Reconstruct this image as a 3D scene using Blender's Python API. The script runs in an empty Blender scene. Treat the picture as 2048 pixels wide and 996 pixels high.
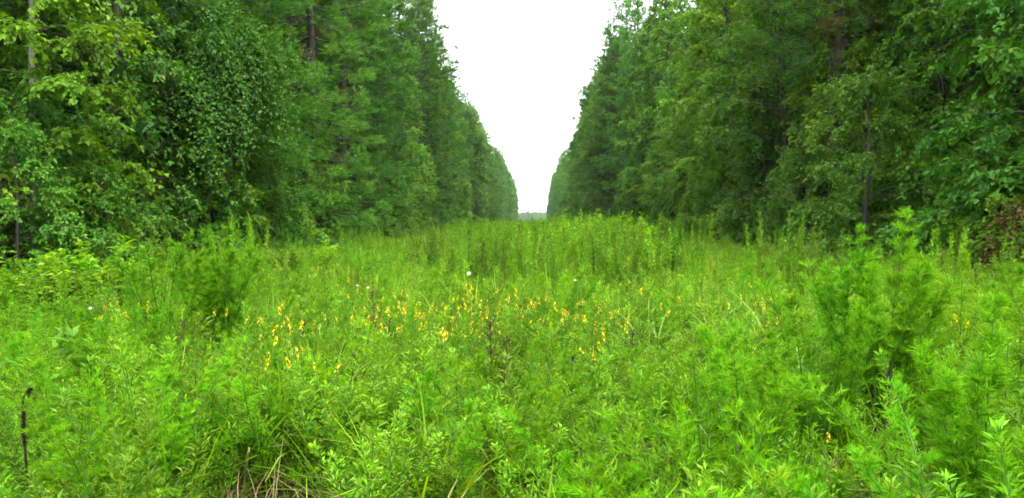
import bpy, math, random
import numpy as np
from math import radians as R, pi, sin, cos
from mathutils import Vector, Matrix

# ------------------------------------------------------------------ camera, sky, sun, exposure
scene = bpy.context.scene
COL = scene.collection
EYE = 1.75
PITCH, YAW = R(2.2), R(1.55)
FPX = 1518.0                                    # focal length in pixels of the 2048 px wide photograph
cam_d = bpy.data.cameras.new('camera')
cam = bpy.data.objects.new('camera', cam_d); COL.objects.link(cam)
cam_d.sensor_width = 36.0; cam_d.lens = 36.0 * FPX / 2048.0
cam_d.clip_start = 0.05; cam_d.clip_end = 6000
cam.location = (0, 0, EYE)
cam.rotation_euler = (pi/2 - PITCH, 0, YAW)
scene.camera = cam

world = bpy.data.worlds.new('World'); scene.world = world; world.use_nodes = True
wn, wl = world.node_tree.nodes, world.node_tree.links
wn.clear()
SUN_EL, SUN_AZ = R(58), R(-25)
sky = wn.new('ShaderNodeTexSky'); sky.sky_type = 'NISHITA'; sky.sun_disc = False
sky.sun_elevation = SUN_EL; sky.sun_rotation = SUN_AZ
sky.dust_density = 4.0; sky.air_density = 1.0
ov = wn.new('ShaderNodeMixRGB'); ov.inputs[0].default_value = 0.88
ov.inputs[2].default_value = (11.6, 12.0, 12.3, 1)   # even overcast cloud cover over the clear sky
bg = wn.new('ShaderNodeBackground'); bg.inputs[1].default_value = 0.1
wo = wn.new('ShaderNodeOutputWorld')
wl.new(sky.outputs[0], ov.inputs[1]); wl.new(ov.outputs[0], bg.inputs[0]); wl.new(bg.outputs[0], wo.inputs[0])

sun_d = bpy.data.lights.new('sun', 'SUN'); sun_d.energy = 1.5; sun_d.angle = R(14); sun_d.color = (1.0, 0.97, 0.9)
sun = bpy.data.objects.new('sun', sun_d); COL.objects.link(sun)
sdir = Vector((sin(SUN_AZ)*cos(SUN_EL), cos(SUN_AZ)*cos(SUN_EL), sin(SUN_EL)))
sdir = Vector((0.26, -0.46, 0.85)).normalized()
sun.rotation_euler = (-sdir).to_track_quat('-Z', 'Y').to_euler()
sky.sun_elevation = math.asin(sdir.z); sky.sun_rotation = math.atan2(sdir.x, sdir.y)

scene.view_settings.view_transform = 'Standard'; scene.view_settings.look = 'None'
scene.view_settings.exposure = 1.90; scene.view_settings.gamma = 1.0
scene.view_settings.use_curve_mapping = False
scene.cycles.use_denoising = True
scene.cycles.max_bounces = 7; scene.cycles.diffuse_bounces = 4; scene.cycles.transmission_bounces = 4
scene.cycles.glossy_bounces = 2; scene.cycles.volume_bounces = 0; scene.cycles.transparent_max_bounces = 4
scene.cycles.use_adaptive_sampling = True; scene.cycles.adaptive_threshold = 0.03
scene.cycles.filter_width = 1.7

rng = np.random.default_rng(7)

# ------------------------------------------------------------------ maths and mesh helpers
def nrm(v):
    return v / np.maximum(np.linalg.norm(v, axis=-1, keepdims=True), 1e-9)
def runit(n):
    return nrm(rng.normal(size=(n, 3)))
def cross(a, b): return np.cross(a, b)
UP = np.array([0., 0., 1.])

class Geo:
    """collects vertices, quads, triangles, with one tint value and one material slot per face"""
    def __init__(s): s.V = []; s.Q = []; s.T = []; s.qa = []; s.ta = []; s.qm = []; s.tm = []; s.n = 0
    def add(s, V, Q=None, T=None, tint=0.5, mat=0):
        V = np.asarray(V, float).reshape(-1, 3)
        for F, L, A, M, k in ((Q, s.Q, s.qa, s.qm, 4), (T, s.T, s.ta, s.tm, 3)):
            if F is not None and len(F):
                F = np.asarray(F).reshape(-1, k)
                L.append(F + s.n); A.append(np.broadcast_to(np.asarray(tint, float), (len(F),)).copy()); M.append(np.full(len(F), mat))
        s.V.append(V); s.n += len(V)
    def mesh(s, name, mats, smooth=False):
        me = bpy.data.meshes.new(name)
        V = np.concatenate(s.V) if s.V else np.zeros((0, 3))
        Q = np.concatenate(s.Q) if s.Q else np.zeros((0, 4), int)
        T = np.concatenate(s.T) if s.T else np.zeros((0, 3), int)
        me.vertices.add(len(V)); me.vertices.foreach_set('co', V.astype(np.float32).ravel())
        loops = np.concatenate([Q.ravel(), T.ravel()]).astype(np.int32)
        me.loops.add(len(loops)); me.loops.foreach_set('vertex_index', loops)
        nf = len(Q) + len(T)
        st = np.concatenate([np.arange(len(Q))*4, len(Q)*4 + np.arange(len(T))*3]).astype(np.int32)
        me.polygons.add(nf); me.polygons.foreach_set('loop_start', st)
        me.polygons.foreach_set('material_index', np.concatenate(s.qm + s.tm).astype(np.int32))
        me.polygons.foreach_set('use_smooth', np.full(nf, smooth))
        at = me.attributes.new('tint', 'FLOAT', 'FACE')
        at.data.foreach_set('value', np.concatenate(s.qa + s.ta).astype(np.float32))
        for m in (mats if isinstance(mats, (list, tuple)) else [mats]): me.materials.append(m)
        me.update(calc_edges=True); me.validate()
        return me

def leaves(g, P, D, N, L, W, tint=0.5, mat=0, fold=0.18, droop=0.15, wide=0.42):
    """kite shaped folded leaves: base P, direction D, face normal N"""
    n = len(P); D = nrm(D); S = nrm(cross(D, N)); N2 = nrm(cross(S, D))
    L = np.broadcast_to(np.asarray(L, float), (n,))[:, None]; W = np.broadcast_to(np.asarray(W, float), (n,))[:, None]
    mid = P + D*L*wide
    v = np.stack([P, mid + S*W*0.5 + N2*W*fold, P + D*L - N2*L*droop, mid - S*W*0.5 + N2*W*fold], 1)
    i = np.arange(n)[:, None]*4
    g.add(v, T=np.concatenate([i + [0, 1, 2], i + [0, 2, 3]]), tint=np.tile(np.broadcast_to(tint, (n,)), 2), mat=mat)

def needles(g, P, D, L, W, tint=0.5, mat=0):
    n = len(P); D = nrm(D); S = nrm(cross(D, runit(n)))
    L = np.broadcast_to(np.asarray(L, float), (n,))[:, None]
    v = np.stack([P + S*W*.5, P - S*W*.5, P + D*L], 1)
    g.add(v, T=np.arange(n)[:, None]*3 + [0, 1, 2], tint=tint, mat=mat)

def blades(g, P, D, L, W, bend, seg=4, tint=0.5, mat=0, tipw=0.12):
    """grass blades that arch over; P base, D start direction, bend = how far the tip falls"""
    n = len(P); D = nrm(D)
    out = nrm(D*[1, 1, 0] + rng.normal(size=(n, 3))*[.02, .02, 0]); S = nrm(cross(out, UP[None]))
    L = np.broadcast_to(np.asarray(L, float), (n,))[:, None]; W = np.broadcast_to(np.asarray(W, float), (n,))[:, None]
    bend = np.broadcast_to(np.asarray(bend, float), (n,))[:, None]
    rows = []
    for k in range(seg+1):
        u = k/seg
        c = P + D*L*u + (out*0.55 - UP*0.8)*L*bend*u**2.2
        w = W*(1 - (1-tipw)*u**1.5)*(0.7 + 0.6*u if u < .5 else 1.0)
        rows += [c - S*w*.5, c + S*w*.5]
    V = np.stack(rows, 1); i = np.arange(n)[:, None]*(2*(seg+1))
    Q = np.concatenate([i + [2*k, 2*k+1, 2*k+3, 2*k+2] for k in range(seg)])
    g.add(V, Q=Q, tint=np.tile(np.broadcast_to(tint, (n,)), seg), mat=mat)

def tube(g, pts, rad, sides=6, tint=0.5, mat=0):
    pts = np.asarray(pts, float); m = len(pts); rad = np.broadcast_to(np.asarray(rad, float), (m,))
    t = nrm(np.gradient(pts, axis=0)); ref = np.array([1., 0.13, 0.07]) if abs(t[0][2]) > .8 else UP
    a = nrm(cross(t, ref[None])); b = nrm(cross(t, a))
    th = np.arange(sides)/sides*2*pi
    V = pts[:, None] + rad[:, None, None]*(a[:, None]*np.cos(th)[None, :, None] + b[:, None]*np.sin(th)[None, :, None])
    Q = [[r*sides + k, r*sides + (k+1) % sides, (r+1)*sides + (k+1) % sides, (r+1)*sides + k] for r in range(m-1) for k in range(sides)]
    g.add(V, Q=Q, tint=tint, mat=mat)

# ------------------------------------------------------------------ materials
def leaf_mat(name, c0, c1, c2=None, trans=0.35, rough=0.45, vary=0.25, spec=0.35):
    """leaf surface: c0..c1 by the leaf's own tint, whole plants differ a little from each other"""
    m = bpy.data.materials.new(name); m.use_nodes = True; nt = m.node_tree; n, l = nt.nodes, nt.links; n.clear()
    at = n.new('ShaderNodeAttribute'); at.attribute_name = 'tint'
    cr = n.new('ShaderNodeValToRGB'); e = cr.color_ramp.elements
    e[0].color = (*c0, 1); e[1].color = (*c1, 1); e[0].position = 0.0; e[1].position = 0.85
    if c2: x = e.new(0.97); x.color = (*c2, 1)
    oi = n.new('ShaderNodeObjectInfo')
    mr = n.new('ShaderNodeMapRange'); mr.inputs[3].default_value = 1-vary; mr.inputs[4].default_value = 1+vary
    hs = n.new('ShaderNodeHueSaturation')
    mh = n.new('ShaderNodeMapRange'); mh.inputs[3].default_value = 0.485; mh.inputs[4].default_value = 0.515
    fr = n.new('ShaderNodeMath'); fr.operation = 'FRACT'; mu = n.new('ShaderNodeMath'); mu.operation = 'MULTIPLY'; mu.inputs[1].default_value = 17.3
    l.new(oi.outputs['Random'], mr.inputs[0]); l.new(oi.outputs['Random'], mu.inputs[0]); l.new(mu.outputs[0], fr.inputs[0]); l.new(fr.outputs[0], mh.inputs[0])
    l.new(at.outputs['Fac'], cr.inputs[0]); l.new(cr.outputs[0], hs.inputs['Color']); l.new(mr.outputs[0], hs.inputs['Value']); l.new(mh.outputs[0], hs.inputs['Hue'])
    p = n.new('ShaderNodeBsdfPrincipled'); p.inputs['Roughness'].default_value = rough; p.inputs['Specular IOR Level'].default_value = spec
    tr = n.new('ShaderNodeBsdfTranslucent'); mx = n.new('ShaderNodeMixShader'); mx.inputs[0].default_value = trans
    h2 = n.new('ShaderNodeHueSaturation'); h2.inputs['Hue'].default_value = 0.485; h2.inputs['Value'].default_value = 1.35; h2.inputs['Saturation'].default_value = 1.1
    l.new(hs.outputs[0], p.inputs['Base Color']); l.new(hs.outputs[0], h2.inputs['Color']); l.new(h2.outputs[0], tr.inputs[0])
    l.new(p.outputs[0], mx.inputs[1]); l.new(tr.outputs[0], mx.inputs[2])
    o = n.new('ShaderNodeOutputMaterial'); l.new(mx.outputs[0], o.inputs[0])
    return m

def bark_mat(name, c0, c1, sc=(8, 8, 1.6)):
    m = bpy.data.materials.new(name); m.use_nodes = True; nt = m.node_tree; n, l = nt.nodes, nt.links
    p = n['Principled BSDF']; p.inputs['Roughness'].default_value = 0.9
    tc = n.new('ShaderNodeTexCoord'); mp = n.new('ShaderNodeMapping'); mp.inputs['Scale'].default_value = sc
    ns = n.new('ShaderNodeTexNoise'); ns.inputs['Scale'].default_value = 3; ns.inputs['Detail'].default_value = 6
    cr = n.new('ShaderNodeValToRGB'); cr.color_ramp.elements[0].color = (*c0, 1); cr.color_ramp.elements[1].color = (*c1, 1)
    cr.color_ramp.elements[0].position = .35; cr.color_ramp.elements[1].position = .65
    bp = n.new('ShaderNodeBump'); bp.inputs['Strength'].default_value = .6; bp.inputs['Distance'].default_value = .03
    l.new(tc.outputs['Object'], mp.inputs[0]); l.new(mp.outputs[0], ns.inputs[0]); l.new(ns.outputs[0], cr.inputs[0])
    l.new(cr.outputs[0], p.inputs['Base Color']); l.new(ns.outputs[0], bp.inputs['Height']); l.new(bp.outputs[0], p.inputs['Normal'])
    return m

def ground_mat():
    m = bpy.data.materials.new('meadow_soil'); m.use_nodes = True; n, l = m.node_tree.nodes, m.node_tree.links
    p = n['Principled BSDF']; p.inputs['Roughness'].default_value = 1.0
    tc = n.new('ShaderNodeTexCoord')
    a = n.new('ShaderNodeTexNoise'); a.inputs['Scale'].default_value = .7; a.inputs['Detail'].default_value = 8
    b = n.new('ShaderNodeTexNoise'); b.inputs['Scale'].default_value = 40; b.inputs['Detail'].default_value = 4
    cr = n.new('ShaderNodeValToRGB'); e = cr.color_ramp.elements
    e[0].color = (.03, .045, .012, 1); e[0].position = .42; e[1].color = (.10, .075, .035, 1); e[1].position = .62
    mx = n.new('ShaderNodeMixRGB'); mx.blend_type = 'MULTIPLY'; mx.inputs[0].default_value = .7
    for t in (a, b): l.new(tc.outputs['Object'], t.inputs[0])
    l.new(a.outputs[0], cr.inputs[0]); l.new(cr.outputs[0], mx.inputs[1]); l.new(b.outputs[0], mx.inputs[2]); l.new(mx.outputs[0], p.inputs['Base Color'])
    return m

M_soil = ground_mat()
M_broad = leaf_mat('tree_leaf', (.036, .140, .008), (.105, .255, .018), (.17, .24, .02), rough=.5, spec=.25, vary=.38, trans=.34)
M_broad2 = leaf_mat('light_tree_leaf', (.060, .180, .007), (.155, .315, .014), (.21, .28, .03), rough=.5, spec=.22, vary=.3, trans=.34)
M_vine = leaf_mat('vine_leaf', (.045, .150, .012), (.130, .285, .030), (.15, .24, .05), rough=.6, spec=.22, trans=.34)
M_pine = leaf_mat('pine_needle', (.042, .155, .020), (.105, .255, .030), (.14, .12, .04), rough=.6, trans=.3, spec=.1, vary=.38)
M_dead = leaf_mat('dead_leaf', (.11, .075, .02), (.22, .15, .04), rough=.8, trans=.25)
M_bark = bark_mat('bark', (.030, .024, .018), (.085, .07, .055))
M_pale = bark_mat('pale_bark', (.12, .11, .09), (.27, .25, .22), (5, 5, 1))
M_stem = leaf_mat('green_stem', (.04, .10, .015), (.07, .15, .02), rough=.6, trans=.0, spec=.1)
M_dark = leaf_mat('dry_stem', (.030, .020, .012), (.07, .042, .025), rough=.8, trans=.0, spec=.1)
M_black = leaf_mat('blackened_stem', (.016, .017, .009), (.040, .034, .020), rough=.9, trans=.0, spec=.05)
M_grass = leaf_mat('grass_blade', (.075, .205, .005), (.225, .385, .012), (.38, .34, .11), rough=.55, spec=.2, vary=.35)
M_pgrass = leaf_mat('pale_grass_blade', (.095, .225, .018), (.20, .345, .045), rough=.55, spec=.2)
M_weed = leaf_mat('weed_leaf', (.038, .148, .004), (.185, .370, .008), (.24, .38, .03), rough=.55, spec=.25, vary=.42)
M_broadweed = leaf_mat('broad_weed_leaf', (.045, .165, .010), (.12, .28, .022), rough=.6, spec=.15)
M_fennel = leaf_mat('feathery_leaf', (.034, .165, .003), (.165, .385, .005), rough=.6, spec=.12)
M_straw = leaf_mat('straw', (.16, .11, .05), (.33, .25, .13), rough=.8, trans=.2)
M_yellow = leaf_mat('yellow_petal', (.56, .40, .005), (.64, .55, .012), rough=.5, trans=.35, vary=.2)
M_white = leaf_mat('white_petal', (.36, .40, .28), (.62, .62, .52), rough=.5, trans=.3, vary=.03)

# ------------------------------------------------------------------ object helpers
def link(name, me, parent=None):
    o = bpy.data.objects.new(name, me); COL.objects.link(o)
    if parent: o.parent = parent
    return o
def tag(o, label=None, cat=None, group=None, kind=None):
    if label: o['label'] = label
    if cat: o['category'] = cat
    if group: o['group'] = group
    if kind: o['kind'] = kind
    return o
def thing(name, parts, loc, rz=0, sc=1.0, label=None, cat=None, group=None, tilt=0):
    """Empty at the base with one child per part; parts = [(name, mesh), ...]"""
    e = bpy.data.objects.new(name, None); COL.objects.link(e)
    e.empty_display_size = .2
    e.location = loc; e.rotation_euler = (tilt, 0, rz)
    e.scale = (sc,)*3 if np.isscalar(sc) else sc
    tag(e, label, cat, group)
    for pn, me in parts: link(pn, me, e)
    return e

def gz(x, y):
    x = np.asarray(x, float); y = np.asarray(y, float)
    return 0.10*np.sin(x*.31+1)*np.sin(y*.23+.5) + 0.05*np.sin(x*1.1+y*.7) - 0.0004*np.maximum(y-60, 0)
def W2(px, py, d):
    """point at distance d along the corridor seen at photograph pixel px (ground height)"""
    a = math.atan((px-1024)/FPX) - YAW
    x = d*math.tan(a)
    return x, d

protos = bpy.data.collections.new('plant_kinds')     # sources of the ground cover, never linked to the scene
def proto(name, me):
    o = bpy.data.objects.new(name, me); protos.objects.link(o); return o

def scatter(name, kinds, P, rot, scl, idx, label, cat=None, mat=None):
    """one object: points that carry plants of several kinds (ground cover nobody could count)"""
    me = bpy.data.meshes.new(name); n = len(P)
    me.vertices.add(n); me.vertices.foreach_set('co', P.astype(np.float32).ravel())
    a = me.attributes.new('rot', 'FLOAT_VECTOR', 'POINT'); a.data.foreach_set('vector', rot.astype(np.float32).ravel())
    a = me.attributes.new('scl', 'FLOAT_VECTOR', 'POINT'); a.data.foreach_set('vector', scl.astype(np.float32).ravel())
    a = me.attributes.new('idx', 'INT', 'POINT'); a.data.foreach_set('value', idx.astype(np.int32))
    o = link(name, me); tag(o, label, cat, kind='stuff')
    ng = bpy.data.node_groups.new(name + '_nodes', 'GeometryNodeTree')
    ng.interface.new_socket('Geometry', in_out='INPUT', socket_type='NodeSocketGeometry')
    ng.interface.new_socket('Geometry', in_out='OUTPUT', socket_type='NodeSocketGeometry')
    N, K = ng.nodes, ng.links
    gi = N.new('NodeGroupInput'); go = N.new('NodeGroupOutput'); jn = N.new('GeometryNodeJoinGeometry')
    def attr(nm, ty):
        x = N.new('GeometryNodeInputNamedAttribute'); x.data_type = ty; x.inputs[0].default_value = nm
        return [s for s in x.outputs if s.enabled][0]
    r = attr('rot', 'FLOAT_VECTOR'); s = attr('scl', 'FLOAT_VECTOR'); ix = attr('idx', 'INT')
    er = N.new('FunctionNodeEulerToRotation'); K.new(r, er.inputs[0])
    for k, ob in enumerate(kinds):
        c = N.new('FunctionNodeCompare'); c.data_type = 'INT'; c.operation = 'EQUAL'
        K.new(ix, [q for q in c.inputs if q.enabled][0]); [q for q in c.inputs if q.enabled][1].default_value = k
        oi = N.new('GeometryNodeObjectInfo'); oi.inputs['Object'].default_value = ob; oi.inputs['As Instance'].default_value = True
        ip = N.new('GeometryNodeInstanceOnPoints')
        K.new(gi.outputs[0], ip.inputs['Points']); K.new(c.outputs[0], ip.inputs['Selection'])
        K.new(oi.outputs['Geometry'], ip.inputs['Instance']); K.new(er.outputs[0], ip.inputs['Rotation']); K.new(s, ip.inputs['Scale'])
        K.new(ip.outputs[0], jn.inputs[0])
    K.new(jn.outputs[0], go.inputs[0])
    md = o.modifiers.new('plants', 'NODES'); md.node_group = ng
    return o

# ------------------------------------------------------------------ the ground
def build_ground():
    xs = np.concatenate([[-1600, -600, -200, -90], np.arange(-60, 61, 1.5), [90, 200, 600, 1600]])
    ys = np.concatenate([[-1600, -400, -100, -40], np.arange(-20, 120, 1.5), np.arange(120, 640, 20), [800, 1100, 1600]])
    X, Y = np.meshgrid(xs, ys); V = np.stack([X, Y, gz(X, Y)], -1).reshape(-1, 3)
    nx, ny = len(xs), len(ys)
    i = (np.arange(ny-1)[:, None]*nx + np.arange(nx-1)[None]).ravel()[:, None]
    g = Geo(); g.add(V, Q=i + [0, 1, nx+1, nx])
    tag(link('ground', g.mesh('ground', M_soil, True)), 'meadow soil of the grassy clearing', kind='structure')
build_ground()

# ------------------------------------------------------------------ trees
def trunk_path(H, lean, wob, n=9):
    u = np.linspace(0, 1, n); ph = rng.uniform(0, 6, 2)
    return np.stack([lean[0]*u + wob*np.sin(u*5+ph[0])*u, lean[1]*u + wob*np.sin(u*4+ph[1])*u, H*u - .3*(1-u)], 1)
def on_path(P, z):
    return np.array([np.interp(z, P[:, 2], P[:, k]) for k in range(3)])

def broadleaf(H, Rad, zb, nb, leafL, ntw, nlf, prof='wide', droop=.35, rt=.16, bark=None, mat=None, lobes=.3):
    wood, fol, limb = Geo(), Geo(), Geo()
    tp = trunk_path(H*.97, rng.normal(size=2)*(.05*H if bark is None else .0), .02*H)
    tube(wood, tp, rt*(1-np.linspace(0, 1, len(tp)))**.8 + .015, 8)
    lp = rng.uniform(0, 6.3, 4)
    A, B, TW = [], [], []
    for i in range(nb):
        t = (i+rng.random())/nb; z = zb + (H*.96-zb)*t**.95
        az = i*2.39996 + rng.normal()*.4
        w = {'wide': (1-t)**.55*(.55+.45*min(1, t*5)), 'dome': math.sqrt(max(0, 1-(2*t-1)**2))*.95+.1, 'shrub': (1-t**2)**.6, 'round': (1-t**3)**.6*(.72+.28*min(1, t*4))}[prof]
        Lb = Rad*w*(1 + lobes*math.sin(3*az+lp[0])*math.sin(t*9+lp[1])) * rng.uniform(.7, 1.15) + .3
        p0 = on_path(tp, z); el = R(15 + 45*t) + rng.normal()*.15
        d = np.array([cos(az)*cos(el), sin(az)*cos(el), sin(el)])
        u = np.linspace(0, 1, 6)[:, None]
        side = np.array([-sin(az), cos(az), 0])*rng.normal()*.15
        path = p0 + d*Lb*u - UP*Lb*droop*u**2.2 + side*Lb*u**2
        tube(limb, path, (min(rt, .14)*.24*(1-u[:, 0]*.9))*min(1, Lb/3)+.003, 4)
        k = max(4, int(ntw*Lb/Rad*1.15))
        uu = rng.uniform(.18, 1, k)**.75
        pts = np.stack([np.interp(uu, u[:, 0], path[:, j]) for j in range(3)], 1)
        tang = nrm(path[-1]-path[0])
        th = rng.choice([-1, 1], k)*rng.uniform(.3, 1.3, k)
        hx, hy = tang[0], tang[1]
        dx = np.stack([hx*np.cos(th)-hy*np.sin(th), hx*np.sin(th)+hy*np.cos(th), rng.normal(size=k)*.6 - .15], 1)
        A.append(pts); B.append(nrm(dx)); TW.append(np.full(k, rng.normal()*.15))
    A, B, TW = np.concatenate(A), np.concatenate(B), np.concatenate(TW)
    n = len(A); Lt = rng.uniform(.35, .95, n)*(.6 + Rad*.13)
    tw_t = np.clip(.42 + TW + rng.normal(size=n)*.12, 0, 1)
    # leaves along each twig
    I = np.repeat(np.arange(n), nlf); m = len(I); u = rng.uniform(.1, 1, m)
    P = A[I] + B[I]*(Lt[I]*u)[:, None] - UP*(Lt[I]*.35*u**2)[:, None] + rng.normal(size=(m, 3))*.035
    S = nrm(cross(B[I], UP[None]))*rng.choice([-1, 1], m)[:, None]
    D = B[I]*.6 + S*rng.uniform(.3, 1.1, m)[:, None] - UP*rng.uniform(.1, .7, m)[:, None] + rng.normal(size=(m, 3))*.25
    N = UP + rng.normal(size=(m, 3))*.42 + B[I]*.35
    L = leafL*rng.uniform(.6, 1.25, m)
    leaves(fol, P, D, N, L, L*.72, tint=np.clip(tw_t[I] + rng.normal(size=m)*.14, 0, 1))
    return [('trunk', wood.mesh('trunk', bark or M_bark, True)), ('crown', fol.mesh('crown', mat or M_broad)), ('limbs', limb.mesh('limbs', M_bark))]

def pine(H, Rad, zb, dead=.05, per=5.2, tufts=1.9, nn=25, rt=.20):
    wood, fol = Geo(), Geo()
    tp = trunk_path(H, rng.normal(size=2)*.015*H, .006*H)
    tube(wood, tp, rt*(1-np.linspace(0, 1, len(tp)))**.75 + .02, 8)
    A, B, T = [], [], []
    z = zb; lp = rng.uniform(0, 6.3, 3)
    while z < H-.3:
        t = (z-zb)/(H-zb)
        nbr = int(per + rng.random())
        a0 = rng.uniform(0, 6.3)
        for i in range(nbr):
            az = a0 + i*2*pi/nbr + rng.normal()*.25
            Lb = Rad*((1-t**3.6)**.75*(.66+.34*min(1, t*4)))*(1+.22*math.sin(2*az+lp[0]+t*7))*rng.uniform(.8, 1.1)+.15
            el = R(-12 + 52*t*t) + rng.normal()*.12
            d = np.array([cos(az)*cos(el), sin(az)*cos(el), sin(el)])
            u = np.linspace(0, 1, 5)[:, None]
            path = on_path(tp, z) + d*Lb*u + UP*Lb*(-.25*u + .33*u**2.4)
            tube(wood, path, (.035*(1-u[:, 0]*.8))*min(1, Lb/2.5)+.004, 4)
            k = max(3, int(11*tufts*Lb/Rad*1.1)); uu = rng.uniform(.3, 1, k)**.7
            uu[0] = 1
            pts = np.stack([np.interp(uu, u[:, 0], path[:, j]) for j in range(3)], 1)
            nc = max(2, int(Lb*1.5)); cc = rng.normal(size=(nc, 3))*np.array([.30, .30, .10])*(Lb*.35+.3); ci = np.minimum((uu*nc).astype(int), nc-1)
            uq = (ci+.75)/nc; pts = pts*.35 + .65*np.stack([np.interp(uq, u[:, 0], path[:, j]) for j in range(3)], 1)
            off = cc[ci] + rng.normal(size=(k, 3))*np.array([.24, .24, .16])
            A.append(pts+off); B.append(nrm(off*1.2 + d*.35 + UP*.45)); T.append(np.full(k, rng.normal()*.12 + (0.9 if rng.random() < dead else 0)))
        z += rng.uniform(.40, .66)
    A, B, T = map(np.concatenate, (A, B, T)); n = len(A)
    I = np.repeat(np.arange(n), nn); m = len(I)
    P = A[I] - B[I]*rng.uniform(0, .30, m)[:, None]
    D = nrm(runit(m)*.85 + B[I]*.9)
    needles(fol, P, D, rng.uniform(.17, .31, m), .034, tint=np.clip(.4+T[I]+rng.normal(size=m)*.15, 0, 1))
    return [('trunk', wood.mesh('trunk', M_bark, True)), ('crown', fol.mesh('crown', M_pine))]

def vine_curtain(Rx, Ry, Hd, nstr, hang):
    """a dome of climbing vine with leafy strands hanging from it; the origin is on the ground"""
    wood, fol = Geo(), Geo()
    th = rng.uniform(0, 2*pi, nstr); ph = np.arccos(rng.uniform(0.30, 1, nstr)); cl = rng.uniform(0, 2*pi, 40); th = np.where(rng.random(nstr) < .6, cl[rng.integers(40, size=nstr)] + rng.normal(size=nstr)*.09, th)
    nx = np.stack([np.sin(ph)*np.cos(th), np.sin(ph)*np.sin(th), np.cos(ph)], 1)
    rr = 1 + rng.normal(size=nstr)*.09 + .13*np.sin(th*9+ph*11)
    S = nx*[Rx, Ry, Hd*.30] * rr[:, None] * (1+.2*np.sin(th*3+1)+.14*np.sin(ph*7+th*5))[:, None] + [0, 0, Hd*.70]
    Lh = hang*rng.uniform(.1, 1, nstr)**1.5*(1+.35*np.sin(th*4))
    dirn = nrm(nx*[.55, .55, .05] - [0, 0, .9])
    k = 34; I = np.repeat(np.arange(nstr), k); m = len(I); u = np.tile(np.arange(k)/k, nstr)
    cs = rng.normal(size=(nstr, 3))*.12
    P = S[I] + dirn[I]*(Lh[I]*u)[:, None]*[1, 1, 1] - (nx[I]*[.45, .45, 0])*(Lh[I]*u**2*.6)[:, None] + cs[I]*u[:, None] + rng.normal(size=(m, 3))*.07
    D = -UP*rng.uniform(.3, 1.2, m)[:, None] + nx[I]*.7 + rng.normal(size=(m, 3))*.45
    N = nx[I]*.7 + UP*.7 + rng.normal(size=(m, 3))*.3
    L = .12*rng.uniform(.6, 1.25, m)
    tw = np.clip(.45+rng.normal(size=nstr)*.15, 0, 1)
    leaves(fol, P, D, N, L, L*.8, tint=np.clip(tw[I]+rng.normal(size=m)*.15, 0, 1))
    for i in range(0, nstr, 14):
        uu = np.linspace(0, 1, 5)[:, None]
        tube(wood, S[i] + dirn[i]*Lh[i]*uu - nx[i]*[.45, .45, 0]*Lh[i]*uu**2*.6, .008, 3)
    for i in range(7):
        a = i*.9; top = S[rng.integers(nstr)]; base = np.array([cos(a)*.25, sin(a)*.25, 0]); uu = np.linspace(0, 1, 8)[:, None]
        tube(wood, base*(1-uu) + top*uu**1.0*[1, 1, 1]*1.0 + (1-uu)*uu*rng.normal(size=3)*.8*[1, 1, 0], .03-.02*uu[:, 0], 5)
    return [('vine_stem', wood.mesh('vine_stem', M_bark)), ('vine_foliage', fol.mesh('vine_foliage', M_vine))]

rng = np.random.default_rng(101)
PINES = [pine(29, 3.3, 1.6, dead=.02), pine(31, 3.3, 2.4, dead=.03), pine(28, 3.4, 1.2, dead=.02), pine(30, 3.4, 3.5, dead=.05)]
HARD = [broadleaf(15, 3.5, .5, 84, .15, 22, 17, prof='round'), broadleaf(17, 3.9, .8, 84, .15, 22, 17, mat=M_broad),
        broadleaf(14, 3.4, .5, 76, .14, 22, 18, mat=M_broad2, droop=.2, prof='round'), broadleaf(19, 4.0, 1.0, 92, .16, 22, 16, prof='round')]
TALL = [broadleaf(25, 4.1, 1.2, 130, .20, 24, 15, prof='round'), broadleaf(23, 3.8, 1.0, 120, .19, 24, 15, mat=M_broad2, prof='round', lobes=.45)]
SMALL = [broadleaf(4.6, 1.7, .15, 34, .12, 20, 15, 'shrub', rt=.05), broadleaf(3.6, 1.6, .1, 30, .11, 20, 15, 'shrub', rt=.04, mat=M_broad2),
         broadleaf(6.2, 2.1, .3, 42, .12, 22, 15, 'shrub', rt=.06), broadleaf(2.4, 1.3, .05, 24, .10, 18, 14, 'shrub', rt=.03, mat=M_vine)]

ORD = ['first', 'second', 'third', 'fourth', 'fifth', 'sixth', 'seventh', 'eighth', 'ninth', 'tenth', 'eleventh', 'twelfth', 'thirteenth',
       'fourteenth', 'fifteenth', 'sixteenth', 'seventeenth', 'eighteenth', 'nineteenth', 'twentieth']
def plant_tree(kind, name, x, y, label, cat, group=None, sc=1.0, rz=None):
    rz = rng.uniform(0, 6.28) if rz is None else rz
    return thing(name, kind, (x, y, float(gz(x, y))-.03), rz, sc, label, cat, group)

rng = np.random.default_rng(205)
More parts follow.
